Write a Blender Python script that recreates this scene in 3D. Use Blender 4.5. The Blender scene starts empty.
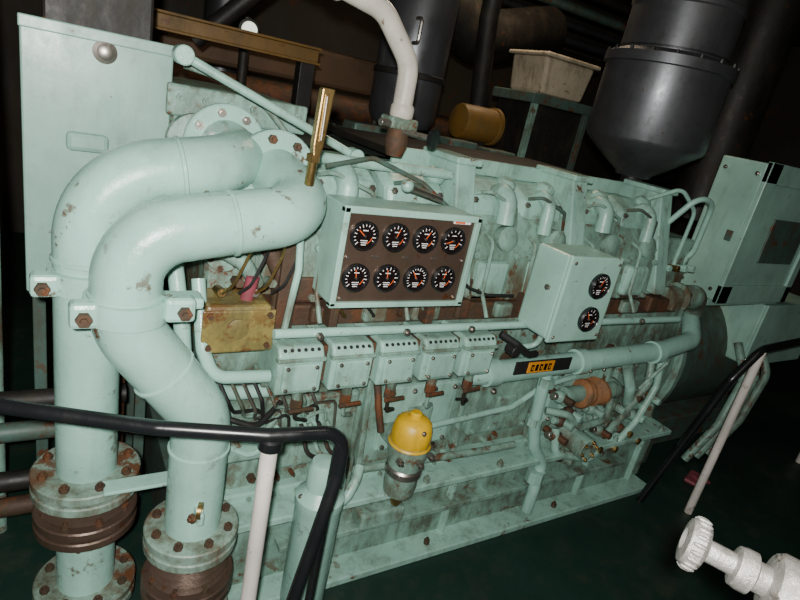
import bpy, bmesh, math, random
from mathutils import Vector, Matrix, Quaternion
random.seed(7)
scene=bpy.context.scene
# ---------------------------------------------------------------- materials
def _nt(name):
    m=bpy.data.materials.new(name); m.use_nodes=True
    nt=m.node_tree; b=nt.nodes["Principled BSDF"]
    return m,nt,b
def painted(name,col,dirt=0.5,rust=0.3,rough=0.4,metal=0.0,dirtcol=(0.06,0.048,0.024),rustcol=(0.11,0.037,0.012),scale=1.0,bump=0.2,bands=()):
    m,nt,b=_nt(name); N=nt.nodes; L=nt.links
    tc=N.new("ShaderNodeTexCoord")
    def noise(s,d=6,rgh=0.6,stretch=None,off=0):
        n=N.new("ShaderNodeTexNoise"); n.inputs["Scale"].default_value=s*scale; n.inputs["Detail"].default_value=d; n.inputs["Roughness"].default_value=rgh
        mp=N.new("ShaderNodeMapping"); mp.inputs["Scale"].default_value=stretch or (1,1,1); mp.inputs["Location"].default_value=(off,off*.7,off*1.3)
        L.new(tc.outputs["Object"],mp.inputs[0]); L.new(mp.outputs[0],n.inputs["Vector"])
        return n
    def ramp(src,a,bb):
        r=N.new("ShaderNodeMapRange"); r.inputs[1].default_value=a; r.inputs[2].default_value=bb; r.clamp=True
        L.new(src.outputs[0],r.inputs[0]); return r
    def mul(src,f):
        k=N.new("ShaderNodeMath"); k.operation='MULTIPLY'; L.new(src.outputs[0],k.inputs[0])
        if isinstance(f,(int,float)): k.inputs[1].default_value=f
        else: L.new(f.outputs[0],k.inputs[1])
        return k
    def mix(fac,ca,cb):
        x=N.new("ShaderNodeMix"); x.data_type='RGBA'
        L.new(fac.outputs[0],x.inputs[0])
        if isinstance(ca,tuple): x.inputs[6].default_value=(*ca,1)
        else: L.new(ca.outputs[2],x.inputs[6])
        x.inputs[7].default_value=(*cb,1); return x
    n1=noise(3)
    a=mix(ramp(n1,.35,.7),tuple(min(1,c*1.1) for c in col),tuple(c*.74 for c in col))
    big=noise(2.2,3,.5,None,11.3)
    n2=noise(7,9,.75,(1,1,.6))
    if dirt>0:
        a=mix(mul(ramp(n2,.60-.17*dirt,.76-.11*dirt),min(1,.1+dirt*.8)),a,dirtcol)
    n4=noise(20,5,.6,(1,1,.22),3.1)
    if dirt>.15: a=mix(mul(mul(ramp(n4,.52,.70),dirt*.8),ramp(big,.72,.44)),a,dirtcol)
    n3=noise(15,8,.7,None,7.7)
    # dark / rust-brown tint in noisy horizontal bands (object height)
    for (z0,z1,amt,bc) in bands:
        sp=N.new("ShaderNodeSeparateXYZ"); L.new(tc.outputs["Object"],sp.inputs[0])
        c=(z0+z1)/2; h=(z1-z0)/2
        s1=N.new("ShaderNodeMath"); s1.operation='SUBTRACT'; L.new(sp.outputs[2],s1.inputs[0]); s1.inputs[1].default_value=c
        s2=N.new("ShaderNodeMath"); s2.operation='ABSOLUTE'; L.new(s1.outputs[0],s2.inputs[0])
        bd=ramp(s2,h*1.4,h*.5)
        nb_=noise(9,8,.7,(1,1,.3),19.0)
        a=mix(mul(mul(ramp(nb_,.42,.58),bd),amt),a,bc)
    if rust>0:
        k=mul(ramp(n3,.66-.20*rust,.70-.17*rust),ramp(big,.40,.56))
        a=mix(mul(k,.92),a,rustcol)
    L.new(a.outputs[2],b.inputs["Base Color"])
    ro=N.new("ShaderNodeMapRange"); L.new(n2.outputs[0],ro.inputs[0]); ro.inputs[1].default_value=.3; ro.inputs[2].default_value=.7; ro.inputs[3].default_value=max(.05,rough-.1); ro.inputs[4].default_value=min(1,rough+.2)
    L.new(ro.outputs[0],b.inputs["Roughness"])
    b.inputs["Metallic"].default_value=metal
    if bump>0:
        bp=N.new("ShaderNodeBump"); bp.inputs["Strength"].default_value=bump; bp.inputs["Distance"].default_value=.01
        L.new(n3.outputs[0],bp.inputs["Height"]); L.new(bp.outputs[0],b.inputs["Normal"])
    return m
BR=(.10,.05,.02); DARK=(.045,.04,.02)
M={}
M['green']=painted("green_paint",(0.31,0.54,0.45),.55,.32,.28,bump=.3,bands=((.80,.93,.6,DARK),(1.08,1.22,.7,BR)))
M['pipegreen']=painted("green_pipe_paint",(0.32,0.56,0.475),.22,.27,.2,scale=.8,bump=.3)
M['greendirty']=painted("green_paint_grimy",(0.235,0.41,0.335),.9,.6,.38,bump=.5,bands=((.78,.96,.8,DARK),(1.06,1.30,.8,BR),(.40,.48,.5,BR)))
M['cabinet']=painted("green_cabinet_paint",(0.31,0.53,0.44),.25,.10,.3,bump=.06)
M['greendark']=painted("green_paint_painted_shade_grime",(0.07,0.13,0.108),.9,.6,.5)  # darker copy of the green paint, shade put into its colour, plus grime
M['rust']=painted("rusty_iron",(0.075,0.042,0.028),.95,.9,.6,metal=.2,bump=.7,rustcol=(.15,.055,.02))
M['rustflange']=painted("rust_stained_flange",(0.25,0.38,0.31),1.0,.95,.42,bump=.4)
M['brownsteel']=painted("brown_steel_panel",(0.12,0.08,0.06),.6,.3,.30,metal=.5)
M['black']=painted("black_enamel",(0.008,0.009,0.010),.1,0,.22,bump=.02)
M['silencer']=painted("dark_grey_metal",(0.13,0.135,0.145),.35,.05,.36,metal=.75,bump=.05)
M['darkmetal']=painted("dark_oily_metal",(0.02,0.019,0.017),.5,.2,.5,metal=.3)
M['steel']=painted("worn_steel",(0.40,0.37,0.33),.6,.3,.3,metal=.9,bump=.05)
M['white']=painted("white_paint",(0.66,0.62,0.57),.3,.25,.4,bump=.05)
M['cream']=painted("cream_paint",(0.60,0.56,0.48),.35,.25,.35,bump=.05)
M['dullcream']=painted("dull_cream_paint",(0.46,0.39,0.28),.6,.25,.5,bump=.05)
M['valvewhite']=painted("silver_valve_paint",(0.26,0.25,0.235),.55,.1,.35,metal=.5,scale=4,bump=.4)
M['yellow']=painted("yellow_plastic",(0.75,0.45,0.01),.35,.08,.3)
M['dullyellow']=painted("dull_yellow_paint",(0.17,0.09,0.015),.7,.3,.5)
M['olive']=painted("oily_yellow_varnish",(0.27,0.22,0.07),.85,.75,.3)
M['orange']=painted("brown_tape_wrap",(0.30,0.13,0.05),.9,.6,.6,bump=.8)
M['pink']=painted("faded_red_rubber",(0.24,0.05,0.07),.4,0,.5)
M['brass']=painted("brass",(0.36,0.24,0.09),.5,.3,.3,metal=.9)
M['rubber']=painted("black_rubber",(0.012,0.012,0.012),.2,0,.55)
M['dial']=painted("black_dial",(0.010,0.006,0.006),0,0,.2,bump=0)
M['mark']=painted("white_marking",(0.9,0.9,0.88),0,0,.5,bump=0)
M['needle']=painted("orange_needle",(0.8,0.12,0.02),0,0,.5,bump=0)
M['label']=painted("orange_label",(0.75,0.30,0.02),.2,0,.4,bump=0)
M['floor']=painted("dark_green_deck_paint",(0.008,0.028,0.020),.3,.0,.45,scale=.5)
M['wall']=painted("sooty_bulkhead_paint",(0.05,0.043,0.032),.7,.4,.7,scale=.4)
M['wood']=painted("brown_lagging",(0.10,0.055,0.027),.6,.2,.6)
M['lampglass']=painted("frosted_lamp",(0.8,0.8,0.75),0,0,.4,bump=0)
nb=M['lampglass'].node_tree.nodes["Principled BSDF"]; nb.inputs["Emission Color"].default_value=(.9,1,.8,1); nb.inputs["Emission Strength"].default_value=1.2

# ---------------------------------------------------------------- geometry helpers
def V(*a): return Vector(a)
def fillet(pts,rad,n=7):
    pts=[Vector(p) for p in pts]; out=[pts[0]]
    for i in range(1,len(pts)-1):
        a,b,c=pts[i-1],pts[i],pts[i+1]
        r=rad[i-1] if isinstance(rad,(list,tuple)) else rad
        d1=(a-b); d2=(c-b); l1=d1.length; l2=d2.length; d1.normalize(); d2.normalize()
        ang=d1.angle(d2)
        if ang>3.1: out.append(b); continue
        t=min(r/math.tan(ang/2),l1*.49,l2*.49)
        p0=b+d1*t; p2=b+d2*t
        rr=t*math.tan(ang/2); bis=(d1+d2).normalized(); cen=b+bis*(rr/math.sin(ang/2))
        v0=p0-cen; v2=p2-cen; om=v0.angle(v2)
        for k in range(n+1):
            s=k/n
            out.append(cen+(v0*math.sin((1-s)*om)+v2*math.sin(s*om))/math.sin(om))
    out.append(pts[-1]); return out
class Grp:
    def __init__(s,name):
        s.e=bpy.data.objects.new(name,None); s.e.empty_display_size=.1
        scene.collection.objects.link(s.e)
    def add(s,name,bm,mat,smooth=True,bevel=0):
        if smooth:
            for f in bm.faces: f.smooth=True
            for e in bm.edges:
                if len(e.link_faces)==2 and e.calc_face_angle(0)>.6: e.smooth=False
        me=bpy.data.meshes.new(name); bm.normal_update(); bm.to_mesh(me); bm.free()
        me.materials.append(M[mat] if isinstance(mat,str) else mat)
        o=bpy.data.objects.new(name,me); scene.collection.objects.link(o); o.parent=s.e
        if bevel>0:
            b=o.modifiers.new("bev","BEVEL"); b.width=bevel; b.segments=2; b.limit_method='ANGLE'
        return o
    def box(s,name,x0,x1,y0,y1,z0,z1,mat,bevel=.006,rot=None):
        bm=bmesh.new(); bmesh.ops.create_cube(bm,size=1)
        c=V((x0+x1)/2,(y0+y1)/2,(z0+z1)/2)
        mt=Matrix.Diagonal((abs(x1-x0),abs(y1-y0),abs(z1-z0),1))
        if rot: 
            R=Matrix.Rotation(rot[2],4,'Z')@Matrix.Rotation(rot[1],4,'Y')@Matrix.Rotation(rot[0],4,'X'); mt=R@mt
        bmesh.ops.transform(bm,matrix=Matrix.Translation(c)@mt,verts=bm.verts)
        return s.add(name,bm,mat,False,bevel)
    def prism(s,name,poly,axis,a0,a1,mat,bevel=.006):
        bm=bmesh.new(); 
        def P(p,a):
            if axis=='x': return V(a,p[0],p[1])
            if axis=='y': return V(p[0],a,p[1])
            return V(p[0],p[1],a)
        v0=[bm.verts.new(P(p,a0)) for p in poly]; v1=[bm.verts.new(P(p,a1)) for p in poly]
        bm.faces.new(v0); bm.faces.new(v1[::-1]); n=len(poly)
        for i in range(n): bm.faces.new([v0[i],v1[i],v1[(i+1)%n],v0[(i+1)%n]])
        bmesh.ops.recalc_face_normals(bm,faces=bm.faces)
        return s.add(name,bm,mat,False,bevel)
    def lathe(s,name,prof,origin,axis,mat,seg=32,smooth=True):
        q=Vector((0,0,1)).rotation_difference(Vector(axis).normalized()); o=Vector(origin)
        bm=bmesh.new(); rings=[]
        for r,h in prof:
            rings.append([bm.verts.new(o+q@V(r*math.cos(2*math.pi*k/seg),r*math.sin(2*math.pi*k/seg),h)) for k in range(seg)])
        for i in range(len(rings)-1):
            for k in range(seg):
                bm.faces.new([rings[i][k],rings[i][(k+1)%seg],rings[i+1][(k+1)%seg],rings[i+1][k]])
        if prof[0][0]>1e-4: bm.faces.new(rings[0][::-1])
        if prof[-1][0]>1e-4: bm.faces.new(rings[-1])
        bmesh.ops.remove_doubles(bm,verts=bm.verts,dist=1e-5)
        bmesh.ops.recalc_face_normals(bm,faces=bm.faces)
        return s.add(name,bm,mat,smooth)
    def cyl(s,name,p0,p1,r,mat,seg=24):
        p0=Vector(p0);p1=Vector(p1);L=(p1-p0).length; b=min(r*.12,L*.1)
        return s.lathe(name,[(r-b,0),(r,b),(r,L-b),(r-b,L)],p0,p1-p0,mat,seg)
    def tube(s,name,pts,r,mat,bend=.08,seg=16,fl=True,n=7):
        P=fillet(pts,bend,n) if fl and len(pts)>2 else [Vector(p) for p in pts]
        bm=bmesh.new(); rings=[]; 
        t=(P[1]-P[0]).normalized(); nrm=t.orthogonal().normalized()
        for i,p in enumerate(P):
            if i==0: tt=(P[1]-P[0])
            elif i==len(P)-1: tt=P[-1]-P[-2]
            else: tt=(P[i+1]-P[i]).normalized()+(P[i]-P[i-1]).normalized()
            tt.normalize()
            nrm=(nrm-tt*nrm.dot(tt)).normalized(); bn=tt.cross(nrm)
            rings.append([bm.verts.new(p+(nrm*math.cos(2*math.pi*k/seg)+bn*math.sin(2*math.pi*k/seg))*r) for k in range(seg)])
        for i in range(len(rings)-1):
            for k in range(seg): bm.faces.new([rings[i][k],rings[i][(k+1)%seg],rings[i+1][(k+1)%seg],rings[i+1][k]])
        bm.faces.new(rings[0][::-1]); bm.faces.new(rings[-1])
        bmesh.ops.recalc_face_normals(bm,faces=bm.faces)
        return s.add(name,bm,mat)
    def bolts(s,name,cens,axis,r,h,mat='rust'):
        q=Vector((0,0,1)).rotation_difference(Vector(axis).normalized()); bm=bmesh.new()
        for c in cens:
            c=Vector(c)
            for rr,h0,h1 in ((r,0,h),(r*.5,h,h*1.6)):
                a=[bm.verts.new(c+q@V(rr*math.cos(math.pi*k/3),rr*math.sin(math.pi*k/3),h0)) for k in range(6)]
                b=[bm.verts.new(c+q@V(rr*math.cos(math.pi*k/3),rr*math.sin(math.pi*k/3),h1)) for k in range(6)]
                bm.faces.new(b)
                for k in range(6): bm.faces.new([a[k],a[(k+1)%6],b[(k+1)%6],b[k]])
        return s.add(name,bm,mat,False)
    def flange(s,name,c,axis,r,h,mat,nb=8,br=.014,bm_='rust'):
        ax=Vector(axis).normalized(); c=Vector(c)
        s.lathe(name,[(r*.97,0),(r,.004),(r,h-.004),(r*.97,h)],c,ax,mat,36)
        q=Vector((0,0,1)).rotation_difference(ax)
        cs=[c+q@V(r*.8*math.cos(2*math.pi*(k+.3)/nb),r*.8*math.sin(2*math.pi*(k+.3)/nb),h) for k in range(nb)]
        s.bolts(name+"_bolts",cs,ax,br,br*1.0,bm_)
    def sphere(s,name,c,r,mat,scale=(1,1,1)):
        bm=bmesh.new(); bmesh.ops.create_uvsphere(bm,u_segments=20,v_segments=12,radius=r)
        bmesh.ops.transform(bm,matrix=Matrix.Translation(Vector(c))@Matrix.Diagonal((*scale,1)),verts=bm.verts)
        return s.add(name,bm,mat)
def gauge(g,nm,x,y,z,r,ang,axis=(0,-1,0)):
    g.lathe(nm+"_bezel",[(r*1.12,0),(r*1.14,.012),(r*1.02,.018),(r*.96,.014),(r*.96,.006)],(x,y,z),axis,'black',28)
    g.lathe(nm+"_dial",[(r*.97,.005),(r*.97,.008)],(x,y,z),axis,'dial',28)
    def mk():
        bm=bmesh.new()
        def quad(cx,cz,a,w,h,yy):
            R=Matrix.Rotation(a,2)
            vs=[bm.verts.new(V(cx+(R@Vector(p)).x,yy,cz+(R@Vector(p)).y)) for p in ((-w,-h),(w,-h),(w,h),(-w,h))]
            bm.faces.new(vs)
        return bm,quad
    bm,quad=mk()
    n=10+int(abs(ang)*7)%8
    for k in range(n):
        t=math.radians(225-270*k/n)
        quad(x+math.cos(t)*r*.8,z+math.sin(t)*r*.8,t-math.pi/2,r*.03,r*(.07 if k%3 else .13),y-.0088)
    for k in range(3):
        quad(x,z-r*.35-k*r*.16,0,r*(.30-.05*k),r*.03,y-.0088)
    quad(x,z+r*.42,0,r*.22,r*.035,y-.0088)
    g.add(nm+"_ticks",bm,'mark',False)
    bm,quad=mk()
    for k in range(3+int(ang)%3):
        t=math.radians(-15-12*k); quad(x+math.cos(t)*r*.62,z+math.sin(t)*r*.62,t-math.pi/2,r*.06,r*.03,y-.0088)
    t=math.radians(ang)
    quad(x+math.cos(t)*r*.3,z+math.sin(t)*r*.3,t-math.pi/2,r*.035,r*.38,y-.0098)
    g.add(nm+"_needle",bm,'needle',False)
    g.lathe(nm+"_hub",[(r*.10,.008),(r*.08,.013)],(x,y,z),axis,'steel',12)

# ---------------------------------------------------------------- room
def plane_box(name,x0,x1,y0,y1,z0,z1,mat):
    bm=bmesh.new(); bmesh.ops.create_cube(bm,size=1)
    bmesh.ops.transform(bm,matrix=Matrix.Translation(((x0+x1)/2,(y0+y1)/2,(z0+z1)/2))@Matrix.Diagonal((x1-x0,y1-y0,z1-z0,1)),verts=bm.verts)
    me=bpy.data.meshes.new(name); bm.to_mesh(me); bm.free(); me.materials.append(M[mat])
    o=bpy.data.objects.new(name,me); scene.collection.objects.link(o); return o
plane_box("floor",-3,9,-2.5,6,-.1,0,'floor')
plane_box("ceiling",-3,9,-2.5,6,3.6,3.7,'wall')
plane_box("wall_back",-3,9,6,6.1,0,3.6,'wall')
plane_box("wall_front",-3,9,-2.6,-2.5,0,3.6,'wall')
plane_box("wall_left",-3.1,-3,-2.5,6,0,3.6,'wall')
plane_box("wall_right",9,9.1,-2.5,6,0,3.6,'wall')

# ---------------------------------------------------------------- engine
E=Grp("marine_diesel_engine")
E.box("skid_top_flange",.35,2.98,1.44,1.60,.37,.40,'green')
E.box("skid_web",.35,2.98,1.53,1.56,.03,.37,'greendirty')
E.box("skid_bottom_flange",.35,2.95,1.42,1.60,0,.035,'green')
for i,x in enumerate((.62,1.5,2.4,2.85)):
    E.box("skid_rib_%d"%i,x,x+.018,1.50,1.54,.03,.37,'green',.003)
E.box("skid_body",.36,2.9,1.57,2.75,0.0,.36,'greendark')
E.box("drip_ledge",.7,2.7,1.47,1.56,.20,.225,'greendirty',.004)
E.box("skid_pad",1.02,1.22,1.45,1.56,.225,.30,'greendirty',.01)
E.bolts("skid_bolts",[(x,1.46,.40) for x in (.5,.9,1.3,1.7,2.1,2.5,2.9)],(0,0,1),.015,.02,'greendirty')
E.bolts("skid_foot_bolts",[(x,1.47,.035) for x in (.5,1.4,2.2)],(0,0,1),.014,.02,'rust')
# crankcase
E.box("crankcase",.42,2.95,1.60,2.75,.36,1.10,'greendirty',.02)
E.box("oil_pan_lip",.42,2.95,1.56,1.62,.38,.43,'green',.008)
E.bolts("pan_bolts",[(x*.09+.5,1.56,.405) for x in range(27)],(0,-1,0),.011,.01,'greendirty')
for i in range(5):
    x=.62+i*.47
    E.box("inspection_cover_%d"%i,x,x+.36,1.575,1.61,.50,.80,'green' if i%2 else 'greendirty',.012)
    E.bolts("cover_bolts_%d"%i,[(x+a,1.575,zz) for a in (.03,.13,.23,.33) for zz in (.525,.775)],(0,-1,0),.011,.01,'steel' if i%2 else 'greendirty')
    E.box("cover_boss_%d"%i,x+.12,x+.24,1.56,1.58,.60,.70,'greendirty',.01)
    E.prism("block_rib_%d"%i,[(1.54,.43),(1.60,.43),(1.60,.90),(1.585,.90)],'x',x+.385,x+.41,'greendirty',.006)
E.box("manifold_ledge",.55,2.9,1.58,1.75,1.075,1.15,'rust',.008)
E.box("exhaust_heat_shield",.66,1.55,1.60,1.72,1.15,1.24,'rust',.01)
for i in range(5): E.cyl("shield_bolt_%d"%i,(.74+.17*i,1.60,1.20),(.74+.17*i,1.575,1.20),.014,'rust',6)
for i in range(11):
    x=.72+i*.2
    E.box("ledge_lug_%d"%i,x,x+.06+.03*(i%3),1.555,1.60,1.09,1.15+.02*(i%2),'greendirty' if i%3 else 'rust',.01)
for i in range(4):
    x=.78+.11*i
    E.tube("gauge_capillary_%d"%i,[(x,1.56,1.22),(x+.01,1.53,1.17),(x+.06,1.54,1.12),(x+.07,1.62,1.10)],.006,['brass','rubber','rust','greendirty'][i],.03,8)
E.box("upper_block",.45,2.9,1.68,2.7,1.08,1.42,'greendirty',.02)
E.tube("fuel_rail_upper",[(.56,1.45,1.115),(2.2,1.45,1.105),(2.62,1.45,1.10),(2.75,1.52,1.1)],.015,'pipegreen',.05)
E.tube("fuel_rail_lower",[(.56,1.50,1.085),(2.55,1.50,1.08)],.010,'greendirty',.05)
E.bolts("rail_nuts",[(x,1.435,1.11) for x in (.7,1.02,1.3,1.62,1.95,2.3)],(0,-1,0),.013,.012,'steel')
for i in range(5):
    x=.575+i*.178; w=.15
    E.prism("pump_box_%d"%i,[(1.42,.915),(1.60,.915),(1.60,1.075),(1.44,1.075),(1.42,1.05)],'x',x,x+w,'green',.008)
    E.box("pump_lid_%d"%i,x+.015,x+w-.015,1.408,1.425,.93,1.025,'green',.006)
    E.box("pump_rim_%d"%i,x-.004,x+w+.004,1.412,1.44,1.03,1.043,'greendirty',.003)
    E.bolts("pump_lid_bolts_%d"%i,[(x+.028,1.408,.94),(x+w-.028,1.408,.94),(x+.028,1.408,1.015),(x+w-.028,1.408,1.015)],(0,-1,0),.007,.006,'steel')
    E.bolts("pump_holes_%d"%i,[(x+.02+k*.022,1.43+.0,1.0655) for k in range(6)],(0,-.7,.7),.0065,.002,'rubber')
    E.cyl("pump_stem_%d"%i,(x+.1,1.47,.86),(x+.1,1.47,.92),.018,'greendirty')
    E.cyl("pump_nut_%d"%i,(x+.1,1.47,.83),(x+.1,1.47,.87),.022,'rust',6)
    E.cyl("pump_lever_%d"%i,(x+.06,1.43,.845),(x+.15,1.45,.835),.008,'rust',10)
    E.box("pump_gap_%d"%i,x+w,x+w+.028,1.46,1.60,.93,1.06,'rust',.003)
    E.tube("drain_line_%d"%i,[(x+.1,1.47,.84),(x+.1,1.47,.79-.01*i),(x+.17,1.52,.74),(x+.17,1.585,.70)],.007,'greendirty' if i%2 else 'darkmetal',.03,8)
E.box("pump_shelf",.56,1.5,1.50,1.64,.90,.935,'greendirty',.006)
E.cyl("rack_knob",(1.52,1.44,1.02),(1.52,1.39,1.02),.022,'rubber')
E.tube("rack_hose",[(1.46,1.44,1.08),(1.52,1.40,1.05),(1.60,1.40,1.00),(1.66,1.42,.99)],.014,'rubber',.04,12)
E.tube("water_manifold_pipe",[(1.40,1.53,.86),(1.50,1.50,.87),(2.65,1.50,.895),(2.95,1.52,.93),(3.05,1.62,1.0)],.048,'pipegreen',.1,24)
for i,x in enumerate((1.52,2.05,2.62)):
    E.lathe("pipe_coupling_%d"%i,[(.05,-.03),(.058,-.028),(.058,.028),(.05,.03)],(x,1.50,.872+.01*i),(1,0,0),'pipegreen')
E.box("name_plate_bracket",1.60,1.93,1.446,1.452,.88,.94,'rubber',.002)
E.box("name_plate",1.67,1.82,1.441,1.447,.885,.935,'label',.002)
for i in range(5):
    E.box("name_plate_letter_%d"%i,1.685+i*.025,1.70+i*.025,1.438,1.442,.895,.925,'dial',.0005)
    if i%2==0: E.box("name_plate_counter_%d"%i,1.690+i*.025,1.694+i*.025,1.4365,1.439,.903,.917,'label',.0003)
# heads
bays=[(.66,1.29),(1.31,1.92),(1.94,2.55)]
for i,(a,b) in enumerate(bays):
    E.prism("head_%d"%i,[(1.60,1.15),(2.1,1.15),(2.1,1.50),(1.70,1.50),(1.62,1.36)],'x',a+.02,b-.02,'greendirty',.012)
    for j in range(2):
        x0=a+.05+j*(b-a-.06)/2; x1=x0+(b-a-.12)/2
        E.prism("valve_cover_%d_%d"%(i,j),[(1.68,1.47),(2.1,1.47),(2.1,1.60),(1.80,1.60),(1.70,1.555)],'x',x0,x1,'green',.025)
        E.box("head_port_%d_%d"%(i,j),x0+.04,x1-.05,1.575,1.66,1.17,1.32,'green',.02)
        E.lathe("port_boss_%d_%d"%(i,j),[(.045,0),(.05,.01),(.05,.05),(.03,.06)],((x0+x1)/2+.05,1.66,1.40),(0,-1,.15),'greendirty',20)
        E.bolts("head_bolts_%d_%d"%(i,j),[(x0+.02,1.605,1.34),(x1-.02,1.60,1.34),(x0+.02,1.598,1.17),(x1-.02,1.598,1.17)],(0,-1,.2),.014,.014,'greendirty')
        xm=(x0+x1)/2+(.03 if (i+j)%2 else -.02)
        if (i,j)!=(0,1): E.tube("vent_elbow_%d_%d"%(i,j),[(xm,1.78,1.50),(xm,1.70,1.585),(xm,1.645,1.55),(xm,1.635,1.46-.03*j)],.036-.008*j,'green',.05,18)
        E.lathe("vent_cap_%d_%d"%(i,j),[(.036,0),(.042,.01),(.042,.03),(.025,.045)],(xm+.08,1.78,1.575),(0,-.3,1),'green',20)
        E.tube("injector_line_%d_%d"%(i,j),[(xm-.08,1.64,1.42),(xm-.08,1.58,1.40),(xm-.09,1.56,1.2),(xm-.09,1.50,1.12)],.008,'greendirty',.04,8)
        E.tube("leakoff_line_%d_%d"%(i,j),[(x0+.02,1.69,1.56),(x0+.05,1.64,1.58),(x1-.06,1.63,1.53),(x1-.01,1.66,1.45)],.007,'greendark' if j else 'greendirty',.03,8)
        E.bolts("cover_nuts_%d_%d"%(i,j),[(x0+.03,1.705,1.53),(x1-.03,1.705,1.53)],(0,-1,.3),.013,.015,'steel')
        E.box("port_rust_gasket_%d_%d"%(i,j),x0+.03,x1-.04,1.60,1.62,1.155,1.17,'rust',.003)
for i,x in enumerate((1.30,1.93,2.56)):
    E.prism("head_bracket_%d"%i,[(1.57,1.18),(2.0,1.18),(2.0,1.66),(1.72,1.66)],'x',x-.015,x+.075,'green',.006)
    E.box("head_bracket_cap_%d"%i,x-.03,x+.09,1.70,1.95,1.655,1.68,'green',.006)
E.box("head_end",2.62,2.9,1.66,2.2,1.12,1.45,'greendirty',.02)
E.tube("coolant_rail",[(.7,1.72,1.61),(1.27,1.72,1.61)],.018,'green')
E.tube("coolant_rail_2",[(1.42,1.66,1.385),(1.9,1.66,1.385)],.022,'greendirty')
E.tube("coolant_rail_3",[(2.02,1.66,1.385),(2.55,1.66,1.385),(2.7,1.70,1.33)],.022,'greendirty')
E.tube("wiring_loom",[(.72,1.62,1.60),(.9,1.66,1.64),(1.1,1.64,1.58),(1.22,1.6,1.50)],.008,'greendark',.05,8)
E.tube("wiring_loom_2",[(1.25,1.58,1.30),(1.35,1.56,1.22),(1.45,1.56,1.19),(1.58,1.55,1.19)],.007,'rubber',.05,8)
E.cyl("lever_rod",(1.0,1.58,1.57),(1.16,1.60,1.535),.012,'steel')
E.sphere("lever_knob",(1.0,1.58,1.575),.022,'green')
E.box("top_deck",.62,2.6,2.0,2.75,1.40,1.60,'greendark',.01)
E.box("top_cover_plate",1.12,2.48,1.93,2.62,1.62,1.65,'darkmetal',.006)
E.box("top_cover_edge",1.12,2.48,1.91,1.935,1.60,1.665,'green',.005)
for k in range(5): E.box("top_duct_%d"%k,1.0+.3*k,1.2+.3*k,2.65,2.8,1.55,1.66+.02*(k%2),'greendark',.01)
E.box("aftercooler",.34,.78,2.05,2.6,1.15,1.74,'greendirty',.03)
E.box("aftercooler_lip",.32,.80,2.03,2.06,1.64,1.74,'greendirty',.008)
E.bolts("aftercooler_bolts",[(.36+.08*k,2.03,1.70) for k in range(6)],(0,-1,0),.013,.014,'greendirty')
E.lathe("aftercooler_port",[(.09,0),(.10,.01),(.10,.05),(.06,.06)],(.42,2.05,1.56),(0,-1,0),'greendirty',28)
E.box("front_gear_cover",.40,.56,1.66,2.6,.45,1.30,'greendirty',.03)
E.box("front_gear_cover_top",.44,.70,1.76,2.2,1.28,1.50,'greendirty',.03)
E.tube("diagonal_stay",[(.33,1.86,1.83),(.90,1.80,1.62)],.014,'green')
E.cyl("stay_eye",(.33,1.89,1.83),(.33,1.83,1.83),.028,'green')
E.cyl("stay_eye_low",(.90,1.83,1.62),(.90,1.77,1.62),.026,'green')
E.tube("oil_feed_line",[(.36,2.0,1.80),(.5,1.98,1.78),(.62,1.95,1.72),(.74,1.9,1.60)],.010,'greendirty',.05,10)
# clutter at left end
E.box("olive_housing",.37,.565,1.50,1.66,1.03,1.185,'olive',.012)
E.box("olive_lid",.36,.575,1.49,1.50,1.04,1.175,'olive',.008)
E.bolts("olive_bolts",[(.38,1.49,1.06),(.555,1.49,1.06),(.38,1.49,1.16),(.555,1.49,1.16)],(0,-1,0),.01,.01)
E.lathe("olive_boss",[(.03,0),(.032,.01),(.02,.014)],(.46,1.49,1.12),(0,-1,0),'olive',20)
E.tube("red_hose_stub",[(.50,1.56,1.18),(.51,1.55,1.26)],.020,'pink')
E.tube("drain_pipe_a",[(.36,1.58,1.24),(.37,1.50,1.05),(.40,1.47,.97),(.57,1.47,.96)],.020,'pipegreen',.06)
E.tube("drain_pipe_b",[(.30,1.68,1.32),(.32,1.56,1.1),(.34,1.55,.9),(.5,1.58,.84),(.62,1.58,.84)],.024,'pipegreen',.08)
E.tube("sense_line",[(.62,1.52,1.50),(.63,1.50,1.3),(.60,1.50,1.0)],.011,'green',.05,10)
E.tube("rust_pipe_1",[(.50,1.70,1.45),(.55,1.62,1.38),(.62,1.60,1.24),(.62,1.60,1.1)],.03,'rust',.06)
E.tube("rust_pipe_2",[(.60,1.74,1.45),(.70,1.70,1.34),(.70,1.66,1.1)],.035,'rust',.06)
E.tube("elbow_small",[(.40,1.66,1.34),(.40,1.58,1.34),(.48,1.56,1.30),(.54,1.60,1.22)],.024,'greendirty',.05)
E.box("bracket_plate",.60,.66,1.56,1.60,1.05,1.38,'rust',.004)
E.flange("end_flange",(.44,1.64,1.30),(0,-1,0),.055,.015,'greendirty',6,.009)
for k in range(4):
    E.cyl("fitting_%d"%k,(.42+.05*k,1.60,1.20+.03*(k%2)),(.42+.05*k,1.54,1.21+.03*(k%2)),.015,['brass','rust','steel','greendirty'][k],6)
    E.tube("lead_%d"%k,[(.42+.05*k,1.54,1.21),(.44+.05*k,1.50,1.25),(.48+.05*k,1.52,1.33),(.54+.04*k,1.60,1.38)],.005,'rubber' if k%2 else 'brass',.03,6)
for k in range(9):
    x=.43+.035*k
    E.tube("wire_%d"%k,[(x,1.52,.93),(x+.03+.01*(k%3),1.49,.86-.02*(k%3)),(x+.06,1.53,.80-.02*(k%4)),(x+.16,1.56,.78-.03*(k%2)),(x+.18,1.57,.62)],.006,('rubber','greendirty','steel')[k%3],.03,6)
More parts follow.
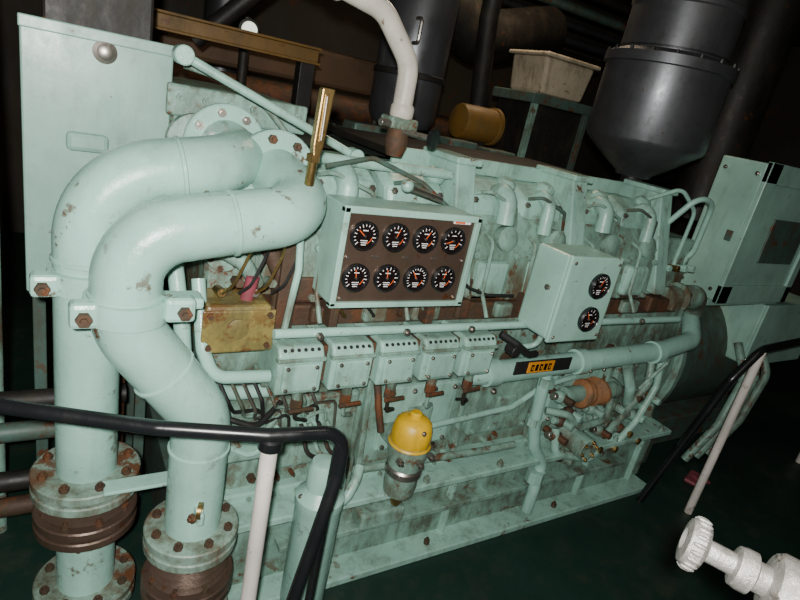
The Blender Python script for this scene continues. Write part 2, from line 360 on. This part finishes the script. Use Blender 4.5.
for k in range(3):
    E.tube("cable_loop_%d"%k,[(.40,1.60,.88-.05*k),(.46,1.50,.80-.05*k),(.56,1.49,.76-.06*k),(.66,1.56,.80-.05*k)],.010,('rubber','greendirty','green')[k],.06,8)
E.box("side_mount",.44,.62,1.50,1.62,.62,.72,'greendirty',.01)
E.tube("low_pipe",[(.95,1.50,.50),(1.6,1.50,.47),(1.8,1.50,.47)],.016,'greendirty')
E.tube("low_pipe_2",[(1.25,1.53,.62),(1.75,1.53,.66),(1.9,1.53,.75),(2.1,1.53,.78)],.013,'green',.08)
E.tube("dip_tube",[(1.02,1.55,.86),(1.03,1.52,.76),(1.05,1.5,.66)],.014,'rust',.04)
for k in range(60):
    x=random.uniform(.6,2.85); z=random.choice([.46,.47,.82,.84,.86,.72,1.05])+random.uniform(-.01,.01)
    E.bolts("stud_%d"%k,[(x,1.60 if z<.5 or z>.8 else 1.575,z)],(0,-1,0),random.uniform(.009,.017),random.uniform(.012,.025),random.choice(['rust','steel','greendirty','greendirty','green']))
for k in range(8):
    x=1.0+.23*k
    E.lathe("core_plug_%d"%k,[(.035,0),(.038,.012),(.02,.016)],(x,1.60,.87),(0,-1,0),'rust' if k%3==0 else 'greendirty',16)
# right side pump and piping
for k in range(5):
    E.lathe("pipe_wrap_%d"%k,[(.05,0),(.070-.008*(k%2),.008),(.074-.008*(k%3),.022),(.05,.034)],(2.16+.036*k,1.52,.69-.002*k),(1,.1*(k%2),.12*(k-2)),'orange',20)
E.tube("wrapped_pipe",[(2.05,1.52,.69),(2.44,1.52,.68),(2.46,1.58,.68)],.042,'greendirty',.04)
E.lathe("water_pump_body",[(.05,0),(.10,.02),(.10,.08),(.06,.12),(.06,.20)],(2.2,1.60,.44),(0,-1,0),'greendirty')
E.lathe("water_pump_body_2",[(.04,0),(.075,.02),(.075,.08),(.04,.1)],(2.42,1.60,.50),(0,-1,0),'green')
E.flange("water_pump_cover",(2.2,1.41,.44),(0,-1,0),.06,.02,'greendirty',6,.009,'brass')
E.tube("pump_riser",[(1.86,1.50,.84),(1.86,1.48,.60),(1.90,1.47,.46),(1.98,1.46,.36),(1.96,1.44,.22),(1.96,1.44,.10)],.028,'pipegreen',.06)
for z in (.80,.60): E.lathe("riser_nut_%d"%int(z*100),[(.036,-.02),(.036,.02)],(1.86,1.485,z),(0,0,1),'green',6)
E.lathe("riser_union",[(.042,-.03),(.042,.03)],(1.95,1.45,.30),(0,0,1),'green',8)
E.tube("pump_line_a",[(2.05,1.5,.52),(2.05,1.46,.40),(2.3,1.44,.34),(2.6,1.50,.42)],.02,'green',.05)
E.tube("pump_line_b",[(2.40,1.48,.84),(2.46,1.46,.72),(2.52,1.48,.60),(2.72,1.52,.56)],.026,'green',.06)
E.tube("pump_line_c",[(2.62,1.50,.84),(2.60,1.46,.74),(2.46,1.45,.56),(2.44,1.48,.44)],.02,'greendirty',.06)
E.tube("pump_line_d",[(1.96,1.52,.62),(2.05,1.46,.62),(2.16,1.45,.54),(2.34,1.45,.56),(2.40,1.5,.64)],.018,'greendirty',.04)
E.tube("pump_line_e",[(2.5,1.46,.36),(2.62,1.46,.50),(2.70,1.47,.70),(2.70,1.5,.86)],.018,'green',.06)
for k,(x,z) in enumerate(((2.1,.60),(2.35,.38),(2.52,.66),(2.15,.34),(2.62,.52),(2.48,.36),(2.05,.48),(2.32,.54),(2.42,.60),(2.56,.44),(2.0,.70),(2.26,.60),(2.7,.62),(2.66,.38),(2.38,.46),(2.06,.56))):
    E.cyl("valve_stub_%d"%k,(x,1.56,z),(x+.02,1.43,z),.019,['green','brass','rust','greendirty'][k%4],8)
    E.sphere("valve_ball_%d"%k,(x,1.50,z),.031,'greendirty' if k%3 else 'rust')
    E.cyl("valve_tee_%d"%k,(x-.05,1.5,z+.01),(x+.05,1.5,z-.01),.018,'greendirty' if k%2 else 'steel',8)
E.cyl("valve_spindle",(2.55,1.47,.70),(2.66,1.44,.86),.010,'greendirty')
# right end pipes
E.tube("turbo_pipe",[(2.72,1.62,1.14),(2.95,1.60,1.16),(3.10,1.66,1.10),(3.12,1.70,.85)],.062,'greendirty',.12,24)
E.flange("turbo_flange",(2.80,1.61,1.15),(1,0,0),.08,.02,'greendirty')
E.tube("breather_hose",[(2.62,1.7,1.5),(2.66,1.6,1.68),(2.80,1.6,1.66),(2.86,1.64,1.40),(2.84,1.70,1.25)],.014,'green',.07)
E.tube("breather_hose_2",[(2.45,1.72,1.62),(2.6,1.66,1.70),(2.74,1.64,1.60),(2.76,1.66,1.3)],.010,'green',.07)
for k in range(4):
    E.cyl("end_stud_%d"%k,(2.65+.07*k,1.66,1.30),(2.65+.07*k,1.60,1.31),.018,'brass' if k==1 else 'green',6)

# ---------------------------------------------------------------- gauge panel
P=Grp("gauge_panel")
px0,px1,pz0,pz1=.724,1.222,1.205,1.52
P.box("housing",px0,px1,1.455,1.598,pz0,pz1,'cabinet',.006)
P.box("frame_top",px0-.006,px1+.006,1.435,1.46,pz1-.018,pz1+.004,'cabinet',.003)
P.box("frame_bottom",px0-.006,px1+.006,1.435,1.46,pz0-.004,pz0+.014,'cabinet',.003)
P.box("frame_left",px0-.006,px0+.014,1.435,1.46,pz0,pz1,'cabinet',.003)
P.box("frame_right",px1-.014,px1+.006,1.435,1.46,pz0,pz1,'cabinet',.003)
P.box("face_plate",px0+.012,px1-.012,1.448,1.458,pz0+.012,pz1-.016,'brownsteel',.002)
angs=[140,70,61,200,100,95,122,80]; k=0
for r,z in enumerate((1.435,1.30)):
    for c in range(4):
        x=.798+c*.111+(-.004 if r else 0)
        gauge(P,"gauge_%d"%(k+1),x,1.448,z,.041,angs[k]); k+=1
P.box("panel_label",1.12,1.19,1.444,1.448,1.492,1.502,'mark',.001)
P.box("panel_label_red",1.125,1.165,1.442,1.445,1.494,1.500,'needle',.0005)
P.bolts("panel_screws",[(px0+.03,1.448,pz0+.025),(px1-.03,1.448,pz0+.025),(px0+.03,1.448,1.365),(px1-.03,1.448,1.365)],(0,-1,0),.006,.004,'steel')
for c in range(3): P.box("gauge_tag_%d"%c,.84+c*.111,.864+c*.111,1.445,1.448,1.367,1.373,'steel',.001)
P.box("mount_leg_left",.76,.79,1.5,1.58,1.10,1.21,'rust',.003)
P.box("mount_leg_right",1.14,1.17,1.5,1.58,1.10,1.21,'rust',.003)

B=Grp("tachometer_box")
B.box("case",1.56,1.83,1.31,1.48,1.11,1.44,'cabinet',.012)
B.box("door",1.555,1.835,1.295,1.312,1.105,1.445,'cabinet',.006)
gauge(B,"hour_meter",1.735,1.295,1.335,.045,60); gauge(B,"tachometer",1.735,1.295,1.20,.045,120)
B.bolts("door_screws",[(1.575,1.295,1.13),(1.575,1.295,1.42),(1.815,1.295,1.13),(1.815,1.295,1.42)],(0,-1,0),.007,.005,'steel')
B.bolts("side_screws",[(1.56,1.37,1.30)],(-1,0,0),.012,.01,'steel')
B.box("bracket",1.62,1.78,1.44,1.57,1.12,1.20,'rust',.004)
B.tube("conduit",[(1.65,1.40,1.12),(1.65,1.42,1.03),(1.55,1.46,1.0)],.012,'green',.04)

F=Grp("oil_filter")
F.lathe("cap",[(.02,.105),(.05,.10),(.068,.085),(.078,.05),(.080,.01),(.076,0)],(1.15,1.44,.645),(0,0,1),'yellow',14)
F.lathe("cap_knob",[(.024,0),(.024,.02),(.018,.026)],(1.15,1.44,.745),(0,0,1),'yellow',12)
F.bolts("cap_vent",[(1.15,1.37,.72)],(0,-1,.4),.010,.006,'steel')
F.lathe("bowl",[(.03,0),(.06,.02),(.066,.06),(.066,.19),(.078,.20),(.082,.24),(.076,.255)],(1.15,1.44,.39),(0,0,1),'greendirty',24)
F.lathe("bowl_band",[(.068,0),(.074,.008),(.074,.03),(.068,.038)],(1.15,1.44,.50),(0,0,1),'steel',24)
F.lathe("yellow_drip_ring",[(.080,0),(.084,.006),(.080,.012)],(1.15,1.44,.632),(0,0,1),'yellow',24)
F.lathe("drain_plug",[(.018,0),(.026,.02),(.026,.05)],(1.15,1.44,.345),(0,0,1),'brass',8)
F.box("arm",1.10,1.20,1.48,1.58,.58,.64,'greendirty',.01)
F.bolts("clamp_bolts",[(1.08,1.39,.60),(1.22,1.39,.60),(1.15,1.36,.60)],(0,-1,0),.014,.02,'steel')
S=Grp("oil_strainer")
S.lathe("body",[(.06,0),(.075,.01),(.078,.03),(.078,.44),(.082,.45),(.082,.48),(.06,.50),(.045,.52)],(.75,1.335,.09),(0,0,1),'pipegreen',28)
S.lathe("top_cap",[(.048,0),(.05,.01),(.05,.08),(.04,.10),(.015,.105)],(.745,1.335,.605),(0,0,1),'cabinet',24)
S.tube("inlet",[(.80,1.36,.48),(.88,1.38,.48),(.92,1.40,.54),(.95,1.44,.56)],.018,'green',.04)
S.lathe("saddle",[(.09,0),(.09,.02),(.05,.03),(.05,.10)],(.75,1.335,0),(0,0,1),'greendirty',24)
S.bolts("lid_bolts",[(.75+.07*math.cos(t),1.335+.07*math.sin(t),.57) for t in (0,1.57,3.14,4.71)],(0,0,1),.009,.01,'steel')
for k in range(4): S.tube("hose_%d"%k,[(.68+.03*k,1.42,.80),(.70+.04*k,1.38,.70),(.82+.02*k,1.39,.66),(.90,1.42,.60-.04*k)],.007,'greendirty' if k%2 else 'darkmetal',.05,8)

# ---------------------------------------------------------------- big pipes
def clampring(g,nm,c,ax,r,mat='pipegreen'):
    g.lathe(nm,[(r*.98,-.008),(r+.005,-.004),(r+.005,.004),(r*.98,.008)],c,ax,mat,32)
A=Grp("cooling_water_pipe")
A.flange("engine_flange",(.48,1.90,1.585),(0,-1,0),.13,.025,'pipegreen',8,.014,'steel')
A.tube("bend_pipe",[(.48,1.92,1.585),(.48,1.64,1.575),(.08,1.62,1.50),(.085,1.62,.60)],.083,'pipegreen',[.13,.2],32,n=14)
clampring(A,"weld_1",(.30,1.631,1.541),(1,0,.18),.083); clampring(A,"weld_2",(.081,1.62,1.28),(0,0,1),.083)
A.flange("top_flange",(.085,1.62,.575),(0,0,1),.15,.03,'rustflange')
A.flange("top_flange_mate",(.085,1.62,.565),(0,0,-1),.15,.03,'rustflange')
A.lathe("bellows",[(.11,0),(.125,.01),(.10,.02),(.125,.03),(.10,.04),(.125,.05),(.1,.06)],(.085,1.62,.47),(0,0,1),'brownsteel')
A.flange("mid_flange",(.085,1.62,.44),(0,0,1),.145,.03,'brownsteel')
A.flange("mid_flange_mate",(.085,1.62,.43),(0,0,-1),.145,.03,'brownsteel')
A.cyl("spool",(.085,1.62,.15),(.085,1.62,.42),.085,'pipegreen')
A.flange("deck_flange",(.085,1.62,.13),(0,0,1),.15,.03,'rustflange')
A.flange("deck_flange_mate",(.085,1.62,.12),(0,0,-1),.15,.03,'rustflange')
A.cyl("deck_stub",(.085,1.62,0),(.085,1.62,.10),.085,'rust')
A.lathe("saddle_clamp",[(.085,-.03),(.097,-.028),(.097,.028),(.085,.03)],(.083,1.62,1.225),(0,0,1),'pipegreen',32)
A.box("clamp_lug",-.05,.02,1.545,1.60,1.195,1.255,'pipegreen',.012); A.bolts("clamp_bolt",[(-.022,1.54,1.225)],(0,-1,0),.018,.014,'rust')
Bp=Grp("cooling_water_pipe")
Bp.flange("engine_flange",(.585,1.70,1.55),(0,-1,0),.13,.025,'pipegreen',8,.014,'rust')
Bp.tube("bend_pipe",[(.585,1.72,1.55),(.635,1.45,1.49),(.155,1.42,1.41),(.155,1.42,1.17),(.365,1.42,.88),(.365,1.42,.48)],.083,'pipegreen',[.13,.17,.17,.17],32,n=14)
clampring(Bp,"weld_1",(.40,1.436,1.451),(1,0,.17),.083); clampring(Bp,"weld_2",(.155,1.42,1.26),(0,0,1),.083); clampring(Bp,"weld_3",(.365,1.42,.77),(0,0,1),.083)
clampring(Bp,"weld_4",(.255,1.42,1.03),(.58,0,-.8),.083)
Bp.lathe("saddle_clamp",[(.085,-.03),(.097,-.028),(.097,.028),(.085,.03)],(.156,1.42,1.225),(0.02,0,1),'pipegreen',32)
Bp.box("clamp_lug_left",.03,.095,1.35,1.40,1.195,1.26,'pipegreen',.012); Bp.bolts("clamp_bolt_left",[(.06,1.345,1.227)],(0,-1,0),.018,.014,'rust')
Bp.box("clamp_lug_right",.235,.31,1.35,1.40,1.205,1.27,'pipegreen',.012); Bp.bolts("clamp_bolt_right",[(.28,1.345,1.237)],(0,-1,0),.018,.014,'rust')
Bp.box("clamp_arm",.23,.34,1.40,1.47,1.22,1.25,'pipegreen',.008)
Bp.box("eye_lug",.345,.365,1.29,1.35,.585,.625,'pipegreen',.006)
Bp.lathe("lifting_ring",[(.017,-.006),(.024,-.006),(.024,.006),(.017,.006),(.017,-.006)],(.352,1.30,.635),(.9,-.4,0),'brass',20)
Bp.bolts("eye_bolt",[(.34,1.31,.605)],(-1,-.4,0),.014,.012,'rust')
for nm,z,mt in (("top_flange",.455,'rustflange'),("mid_flange",.27,'brownsteel'),("deck_flange",.10,'rustflange')):
    Bp.flange(nm,(.365,1.42,z),(0,0,1),.14,.03,mt); Bp.flange(nm+"_mate",(.365,1.42,z-.008),(0,0,-1),.14,.03,mt)
Bp.lathe("bellows",[(.10,0),(.12,.012),(.095,.025),(.12,.04),(.095,.055),(.12,.07),(.095,.085),(.12,.10),(.1,.115)],(.365,1.42,.30),(0,0,1),'brownsteel')
Bp.cyl("spool",(.365,1.42,.12),(.365,1.42,.24),.085,'pipegreen'); Bp.cyl("deck_stub",(.365,1.42,0),(.365,1.42,.08),.085,'rust')
Bp.box("tie_bar",.12,.36,1.47,1.53,.60,.612,'pipegreen',.004)
T=Grp("brass_thermometer")
T.cyl("well",(.598,1.44,1.57),(.596,1.43,1.64),.013,'brass',12)
T.lathe("well_nut",[(.020,0),(.020,.02)],(.596,1.43,1.635),(0,0,1),'brass',6)
T.prism("case",[(-.010+.598,1.65),(.010+.598,1.65),(.600+.015,1.68),(.606+.019,1.825),(.606-.017,1.825),(.600-.015,1.68)],'y',1.415,1.442,'brass',.004)
T.box("scale",.597,.608,1.412,1.416,1.69,1.81,'brass',.001); T.box("capillary",.601,.603,1.410,1.413,1.695,1.805,'mark',.0005)

C=Grp("electrical_cabinet")
C.box("body",-.07,.34,2.12,2.5,1.0,1.83,'cabinet',.008)
C.box("door",-.075,.345,2.10,2.12,.99,1.84,'cabinet',.006)
C.box("rim_top",-.078,.348,2.09,2.105,1.815,1.85,'cabinet',.004)
C.lathe("door_lock",[(.035,0),(.035,.008),(.022,.012),(.022,.03),(.012,.034)],(.145,2.10,1.79),(0,-1,0),'steel',24)
C.lathe("lock_ring",[(.046,0),(.046,.004)],(.145,2.10,1.79),(0,-1,0),'cabinet',24)
C.box("handle",.04,.16,2.07,2.10,1.48,1.54,'cabinet',.015)
C.box("top_box",-.02,.30,2.25,2.5,1.84,2.1,'darkmetal',.01)
for nm,x,y in (("leg_left",-.06,2.14),("leg_right",.28,2.14),("leg_back_left",-.06,2.44),("leg_back_right",.28,2.44)):
    C.box(nm,x,x+.04,y,y+.04,0,1.0,'greendark',.004)
Bg=Grp("bilge_pipework")
for k in range(4):
    Bg.tube("pipe_%d"%k,[(-1.2,2.0-.06*(k%2),.20+.16*k),(.22,2.0-.06*(k%2),.18+.16*k)],.035,['rust','darkmetal','greendark','darkmetal'][k],.08,14)
Bg.cyl("support_post",(-.6,2.0,0),(-.6,2.0,.78),.03,'rust'); Bg.cyl("support_post_2",(.2,2.0,0),(.2,2.0,.75),.025,'rust')

Q=Grp("starting_air_pipe")
Q.tube("pipe",[(.2,1.85,2.42),(.60,1.8,2.15),(.92,1.8,2.09),(1.05,1.8,1.95),(1.055,1.8,1.70)],.035,'cream',.12,24)
Q.lathe("union",[(.042,-.03),(.048,-.02),(.048,.02),(.042,.03)],(.74,1.8,2.125),(1,0,-.2),'cream',24)
Q.tube("stiffener",[(.70,1.77,2.16),(.74,1.76,2.17),(.90,1.76,2.12)],.01,'green',.03,8)
Q.lathe("sleeve",[(.036,0),(.042,.01),(.042,.04),(.036,.05)],(1.055,1.8,1.77),(0,0,1),'cream')
Q.lathe("valve_body",[(.03,0),(.036,.02),(.045,.05),(.036,.1)],(1.055,1.8,1.64),(0,0,1),'rust',16)
Q.cyl("valve_stem",(1.05,1.78,1.73),(1.12,1.66,1.73),.01,'steel')
Q.lathe("handwheel",[(.012,0),(.034,.0),(.034,.016),(.012,.016)],(1.11,1.665,1.73),(.5,-.86,0),'black',20)
Q.box("valve_block",1.0,1.11,1.76,1.85,1.735,1.775,'greendirty',.008)
Q.cyl("side_stub",(.96,1.77,1.75),(1.03,1.78,1.75),.014,'steel',8)

g=Grp("exhaust_silencer"); x,y,zb,r,ru,zt=2.72,2.05,1.69,.31,.265,3.6
g.lathe("drum",[(.09,0),(.10,.02),(.16,.06),(r*.97,.17),(r,.19),(r,.54),(r*1.05,.545),(r*1.05,.59),(r*.98,.60),(ru,.615),(ru,.63)],(x,y,zb),(0,0,1),'silencer',48)
g.lathe("upper_duct",[(ru,0),(ru,zt-zb-.62)],(x,y,zb+.62),(0,0,1),'silencer',48)
g.lathe("seam_ring",[(ru*1.0,0),(ru*1.03,.008),(ru*1.03,.03),(ru,.038)],(x,y,zb+.82),(0,0,1),'silencer',48)
g.lathe("drain_neck",[(.06,0),(.06,.12)],(x,y,zb-.1),(0,0,1),'darkmetal',24)
g.bolts("rim_bolts",[(x+r*1.02*math.cos(t/9*math.pi),y+r*1.02*math.sin(t/9*math.pi),zb+.59) for t in range(18)],(0,0,1),.010,.012,'darkmetal')
At=Grp("air_receiver_tank")
At.lathe("shell",[(.08,0),(.17,.03),(.20,.09),(.20,.75),(.17,.82),(.06,.86),(.06,1.0)],(1.76,3.0,1.66),(0,0,1),'silencer',40)
At.lathe("band",[(.202,0),(.208,.004),(.208,.03),(.202,.034)],(1.76,3.0,1.95),(0,0,1),'darkmetal',40)
for k in range(3):
    t=2.09*k+.5; At.cyl("leg_%d"%k,(1.76+.15*math.cos(t),3.0+.15*math.sin(t),0),(1.76+.15*math.cos(t),3.0+.15*math.sin(t),1.74),.02,'darkmetal')
At.tube("handle",[(1.64,2.82,2.12),(1.64,2.77,2.12),(1.64,2.77,2.24),(1.64,2.82,2.24)],.01,'steel',.02,8)
# right big box
K=Grp("switchgear_box")
K.box("case",3.20,3.98,1.62,1.88,1.12,1.90,'cabinet',.01)
K.box("frame_left",3.19,3.30,1.595,1.625,1.11,1.91,'cabinet',.005)
K.box("frame_right",3.92,3.99,1.595,1.625,1.11,1.91,'cabinet',.005)
K.box("frame_top",3.19,3.99,1.595,1.625,1.80,1.91,'cabinet',.005)
K.box("frame_bottom",3.19,3.99,1.595,1.625,1.11,1.22,'cabinet',.005)
K.box("inner_panel",3.30,3.92,1.61,1.621,1.22,1.80,'cabinet',.002)
K.box("inner_breaker",3.46,3.86,1.600,1.615,1.36,1.62,'greendark',.006)
K.box("latch",3.197,3.205,1.66,1.70,1.46,1.52,'greendark',.003)
K.bolts("side_rivets",[(3.20,1.66,1.84),(3.20,1.66,1.18),(3.20,1.84,1.84),(3.20,1.84,1.18)],(-1,0,0),.012,.008,'steel')
K.box("shelf",3.15,3.95,1.62,1.9,1.09,1.12,'pipegreen',.004)
# alternator
Gn=Grp("alternator")
Gn.lathe("flywheel_housing",[(.30,0),(.50,.02),(.56,.06),(.56,.22),(.50,.26)],(3.02,2.22,.64),(1,0,0),'greendirty',48)
Gn.lathe("flywheel_ring",[(.58,0),(.60,.01),(.60,.05),(.58,.06)],(3.14,2.22,.64),(1,0,0),'greendirty',48)
Gn.lathe("stator",[(.46,0),(.50,.03),(.50,1.2),(.42,1.28),(.2,1.3)],(3.28,2.22,.59),(1,0,0),'greendark',48)
Gn.box("foot",3.2,4.5,1.75,2.7,0,.2,'greendark',.01)
Gn.box("terminal_box",3.84,4.6,1.62,2.1,.66,1.08,'cabinet',.012)
Gn.box("terminal_lid",3.83,4.6,1.60,1.62,.65,1.085,'cabinet',.006)
Gn.box("stator_foot",3.3,4.4,1.9,2.5,.18,.4,'greendark',.01)
for k in range(3):
    Gn.tube("cable_%d"%k,[(3.78+.14*k,1.66,.80),(3.74+.14*k,1.52,.62),(3.62+.13*k,1.5,.3),(3.50+.13*k,1.55,.02)],.026,'greendirty',.15)
Gn.bolts("housing_bolts",[(3.14,2.22+.53*math.cos(t/12*math.pi),.64+.53*math.sin(t/12*math.pi)) for t in range(24)],(-1,0,0),.016,.016,'steel')
Gn.box("guard",3.0,3.2,1.62,1.75,.0,.30,'greendark',.01)
Gn.box("switchgear_support",3.35,3.6,1.84,1.92,.9,1.09,'greendark',.006)
Rg=Grp("red_rag")
Rg.box("fold_a",3.30,3.46,1.36,1.44,0,.025,'pink',.01,(0,0,.3)); Rg.box("fold_b",3.34,3.44,1.33,1.40,.02,.04,'pink',.01,(0,.1,-.3))

# handrails
H=Grp("handrail")
H.tube("top_rail",[(-.9,1.70,1.03),(-.10,1.32,1.03),(.20,1.165,1.03),(.44,1.085,1.025),(.63,1.05,1.03),(.63,1.05,.90),(.55,1.0,.62),(.38,.9,0.0)],.018,'black',.06,16)
H.tube("end_post",[(.62,1.055,1.0),(.62,1.06,0)],.013,'black')
H.cyl("post",(.447,1.085,0),(.447,1.085,1.01),.021,'white')
H.cyl("post_far",(-.85,1.68,0),(-.85,1.68,1.01),.021,'white')
H.lathe("post_collar",[(.024,0),(.03,.005),(.03,.03),(.024,.035)],(.447,1.085,.985),(0,0,1),'black')
H2=Grp("handrail")
H2.tube("top_rail",[(4.6,1.28,1.03),(3.5,1.24,1.035),(3.02,1.21,1.03),(2.92,1.24,.85),(2.82,1.38,0.0)],.021,'black',.08,16)
H2.cyl("post",(3.03,1.21,0),(3.03,1.21,1.02),.021,'white'); H2.cyl("post_far",(4.5,1.28,0),(4.5,1.28,1.02),.021,'white')
# foreground valve
W=Grp("hand_valve")
a=V(.725,.268,1.367); b=V(.83,.10,1.352); d=(b-a).normalized()
W.lathe("knob",[(.010,-.006),(.016,-.012),(.030,-.010),(.034,-.004),(.034,.008),(.030,.013),(.014,.018)],a,d,'valvewhite',24)
q=Vector((0,0,1)).rotation_difference(d)
bm=bmesh.new()
for k in range(20):
    c=a+q@V(.034*math.cos(k*math.pi/10),.034*math.sin(k*math.pi/10),.002)
    r=bmesh.ops.create_icosphere(bm,subdivisions=2,radius=.0042)
    bmesh.ops.transform(bm,matrix=Matrix.Translation(c)@q.to_matrix().to_4x4()@Matrix.Diagonal((.8,.8,2.2,1)),verts=r['verts'])
W.add("knob_knurls",bm,'valvewhite')
W.lathe("bonnet",[(.015,.015),(.015,.05),(.026,.052),(.028,.06),(.028,.072),(.02,.076),(.02,.09),(.040,.094),(.044,.10),(.044,.13),(.036,.135),(.036,.2),(.045,.21),(.045,.26)],a,d,'valvewhite',24)
W.bolts("bonnet_bolts",[a+d*.098+q@V(.036*math.cos(t),.036*math.sin(t),0) for t in (.3,1.87,3.44,5.01)],-d,.006,.006,'steel')
e=a+d*.25
W.tube("riser",[e-d*.03,e+d*.05,V(e.x+.04,e.y-.06,.9),V(e.x+.04,e.y-.06,0)],.03,'valvewhite',.05)

# background
D=Grp("overhead_pipework")
D.tube("duct_a",[(2.1,4.0,3.5),(2.3,3.8,2.6),(2.75,3.8,2.35),(3.6,4.0,2.6)],.20,'darkmetal',.3,24)
D.tube("duct_b",[(3.7,2.9,3.5),(3.75,3.0,2.3),(4.4,3.1,1.8),(5.5,3.2,1.7)],.18,'darkmetal',.3,24)
D.tube("duct_c",[(1.2,5.1,3.5),(1.2,5.1,1.0)],.16,'silencer',.3,24)
D.tube("duct_d",[(4.5,2.7,3.6),(4.5,2.7,1.4)],.22,'darkmetal',.3,24)
for k in range(5):
    D.tube("pipe_%d"%k,[(-2.5,3.8+.12*k,2.9-.1*k),(7,3.9+.12*k,2.95-.1*k)],.03+.01*(k%2),random.choice(['darkmetal','darkmetal','greendark','silencer']),.1,12)
D.tube("pipe_drop_a",[(.95,2.9,3.5),(.95,2.9,2.3),(.6,3.1,1.9)],.04,'darkmetal',.1,12)
D.tube("pipe_drop_b",[(2.3,3.1,3.5),(2.3,3.1,2.4),(2.45,3.2,1.9),(2.45,3.2,1.0)],.06,'darkmetal',.15,16)
HG=Grp("flexible_hose")
HG.tube("hose_a",[(-.25,2.3,3.5),(-.19,2.15,2.3),(-.16,2.08,1.2),(-.18,2.10,.0)],.022,'greendirty',.2,12)
HG.tube("hose_b",[(-.5,2.5,3.5),(-.35,2.4,2.0),(-.20,2.1,1.75),(-.32,2.12,1.4),(-.25,2.12,.0)],.016,'cream',.2,12)
L_=Grp("storage_bin")
L_.prism("bin",[(2.80,2.05),(3.18,2.05),(3.23,2.28),(2.76,2.28)],'y',3.0,3.35,'dullcream',.02)
L_.box("lid",2.74,3.25,2.97,3.38,2.28,2.305,'dullcream',.01)
R_=Grp("equipment_stand")
R_.box("housing",2.74,3.24,3.0,3.38,0,1.98,'darkmetal',.02)
R_.box("shelf",2.70,3.28,2.96,3.40,1.98,2.045,'greendark',.006)
for x in (2.72,3.22): R_.box("leg_%d"%(x*100),x,x+.04,2.96,3.0,0,1.98,'greendirty' if x<3 else 'greendark',.004)
Y_=Grp("yellow_beam")
Y_.box("web",.3,1.20,3.0,3.03,1.92,1.98,'dullyellow',.004); Y_.box("flange_top",.3,1.20,2.96,3.07,1.98,1.992,'dullyellow',.003); Y_.box("flange_low",.3,1.20,2.96,3.07,1.908,1.92,'dullyellow',.003)
Y_.box("post_left",.32,.40,2.98,3.06,0,1.91,'darkmetal',.004); Y_.box("post_right",1.1,1.18,2.98,3.06,0,1.91,'darkmetal',.004)
Z_=Grp("second_diesel_engine")
Z_.box("block",.5,4.2,4.0,4.8,0,1.2,'greendark',.03)
for k in range(6):
    Z_.box("head_%d"%k,.6+.6*k,1.05+.6*k,4.05,4.5,1.2,1.55,'greendirty',.03)
    Z_.cyl("cap_%d"%k,(.8+.6*k,4.15,1.5),(.8+.6*k,4.15,1.63),.07,'dullyellow')
Z_.tube("manifold",[(.4,4.0,1.68),(4.2,4.0,1.68)],.09,'rust')
Z_.box("brown_lagging",.6,2.6,4.1,4.5,1.8,2.05,'wood',.03)
X_=Grp("yellow_air_filter")
X_.lathe("drum",[(.05,0),(.10,.015),(.105,.03),(.105,.26),(.115,.265),(.115,.29),(.08,.31)],(2.10,2.92,1.78),(1,0,0),'dullyellow',32)
X_.box("stand",2.18,2.34,2.89,2.95,0,1.70,'darkmetal',.004)
Lp=Grp("bulkhead_lamp")
Lp.lathe("glass",[(.042,0),(.046,.01),(.042,.03),(.024,.04)],(.99,3.6,2.03),(0,-1,0),'lampglass',24)
Lp.lathe("base",[(.06,-.03),(.06,.0)],(.99,3.6,2.03),(0,-1,0),'darkmetal',24)
Lp.cyl("post",(.99,3.66,0),(.99,3.66,2.1),.03,'darkmetal')

def light(name,kind,loc,energy,size,col=(1,1,1)):
    l=bpy.data.lights.new(name,kind); l.energy=energy; l.color=col
    if kind=='AREA': l.size=size
    else: l.shadow_soft_size=size
    o=bpy.data.objects.new(name,l); scene.collection.objects.link(o); o.location=loc; return o
light("camera_flash",'POINT',(-.06,-.05,1.92),255,.022,(1,.98,.94))
light("added_ceiling_fill",'AREA',(1.2,.3,3.5),4,.5,(1,.92,.8))  # unseen overhead fill light, added for dim ambient
light("added_ceiling_fill",'AREA',(2.6,3.2,3.5),26,.5,(1,.76,.52))  # unseen warm light, added to brighten the background
w=bpy.data.worlds.new("world"); scene.world=w; w.use_nodes=True
w.node_tree.nodes["Background"].inputs[0].default_value=(.02,.022,.025,1); w.node_tree.nodes["Background"].inputs[1].default_value=.5
cd=bpy.data.cameras.new("camera"); cam=bpy.data.objects.new("camera",cd); scene.collection.objects.link(cam)
cd.sensor_width=36; cd.lens=36*560/800; cd.clip_start=.02
F_=V(.527,.7814,-.3338).normalized(); R_v=V(.8496,-.4891,.1961); R_v=(R_v-F_*R_v.dot(F_)).normalized(); U_=R_v.cross(F_)
cam.matrix_world=Matrix.Translation((0,0,1.84))@Matrix(((R_v.x,U_.x,-F_.x),(R_v.y,U_.y,-F_.y),(R_v.z,U_.z,-F_.z))).to_4x4()
scene.camera=cam
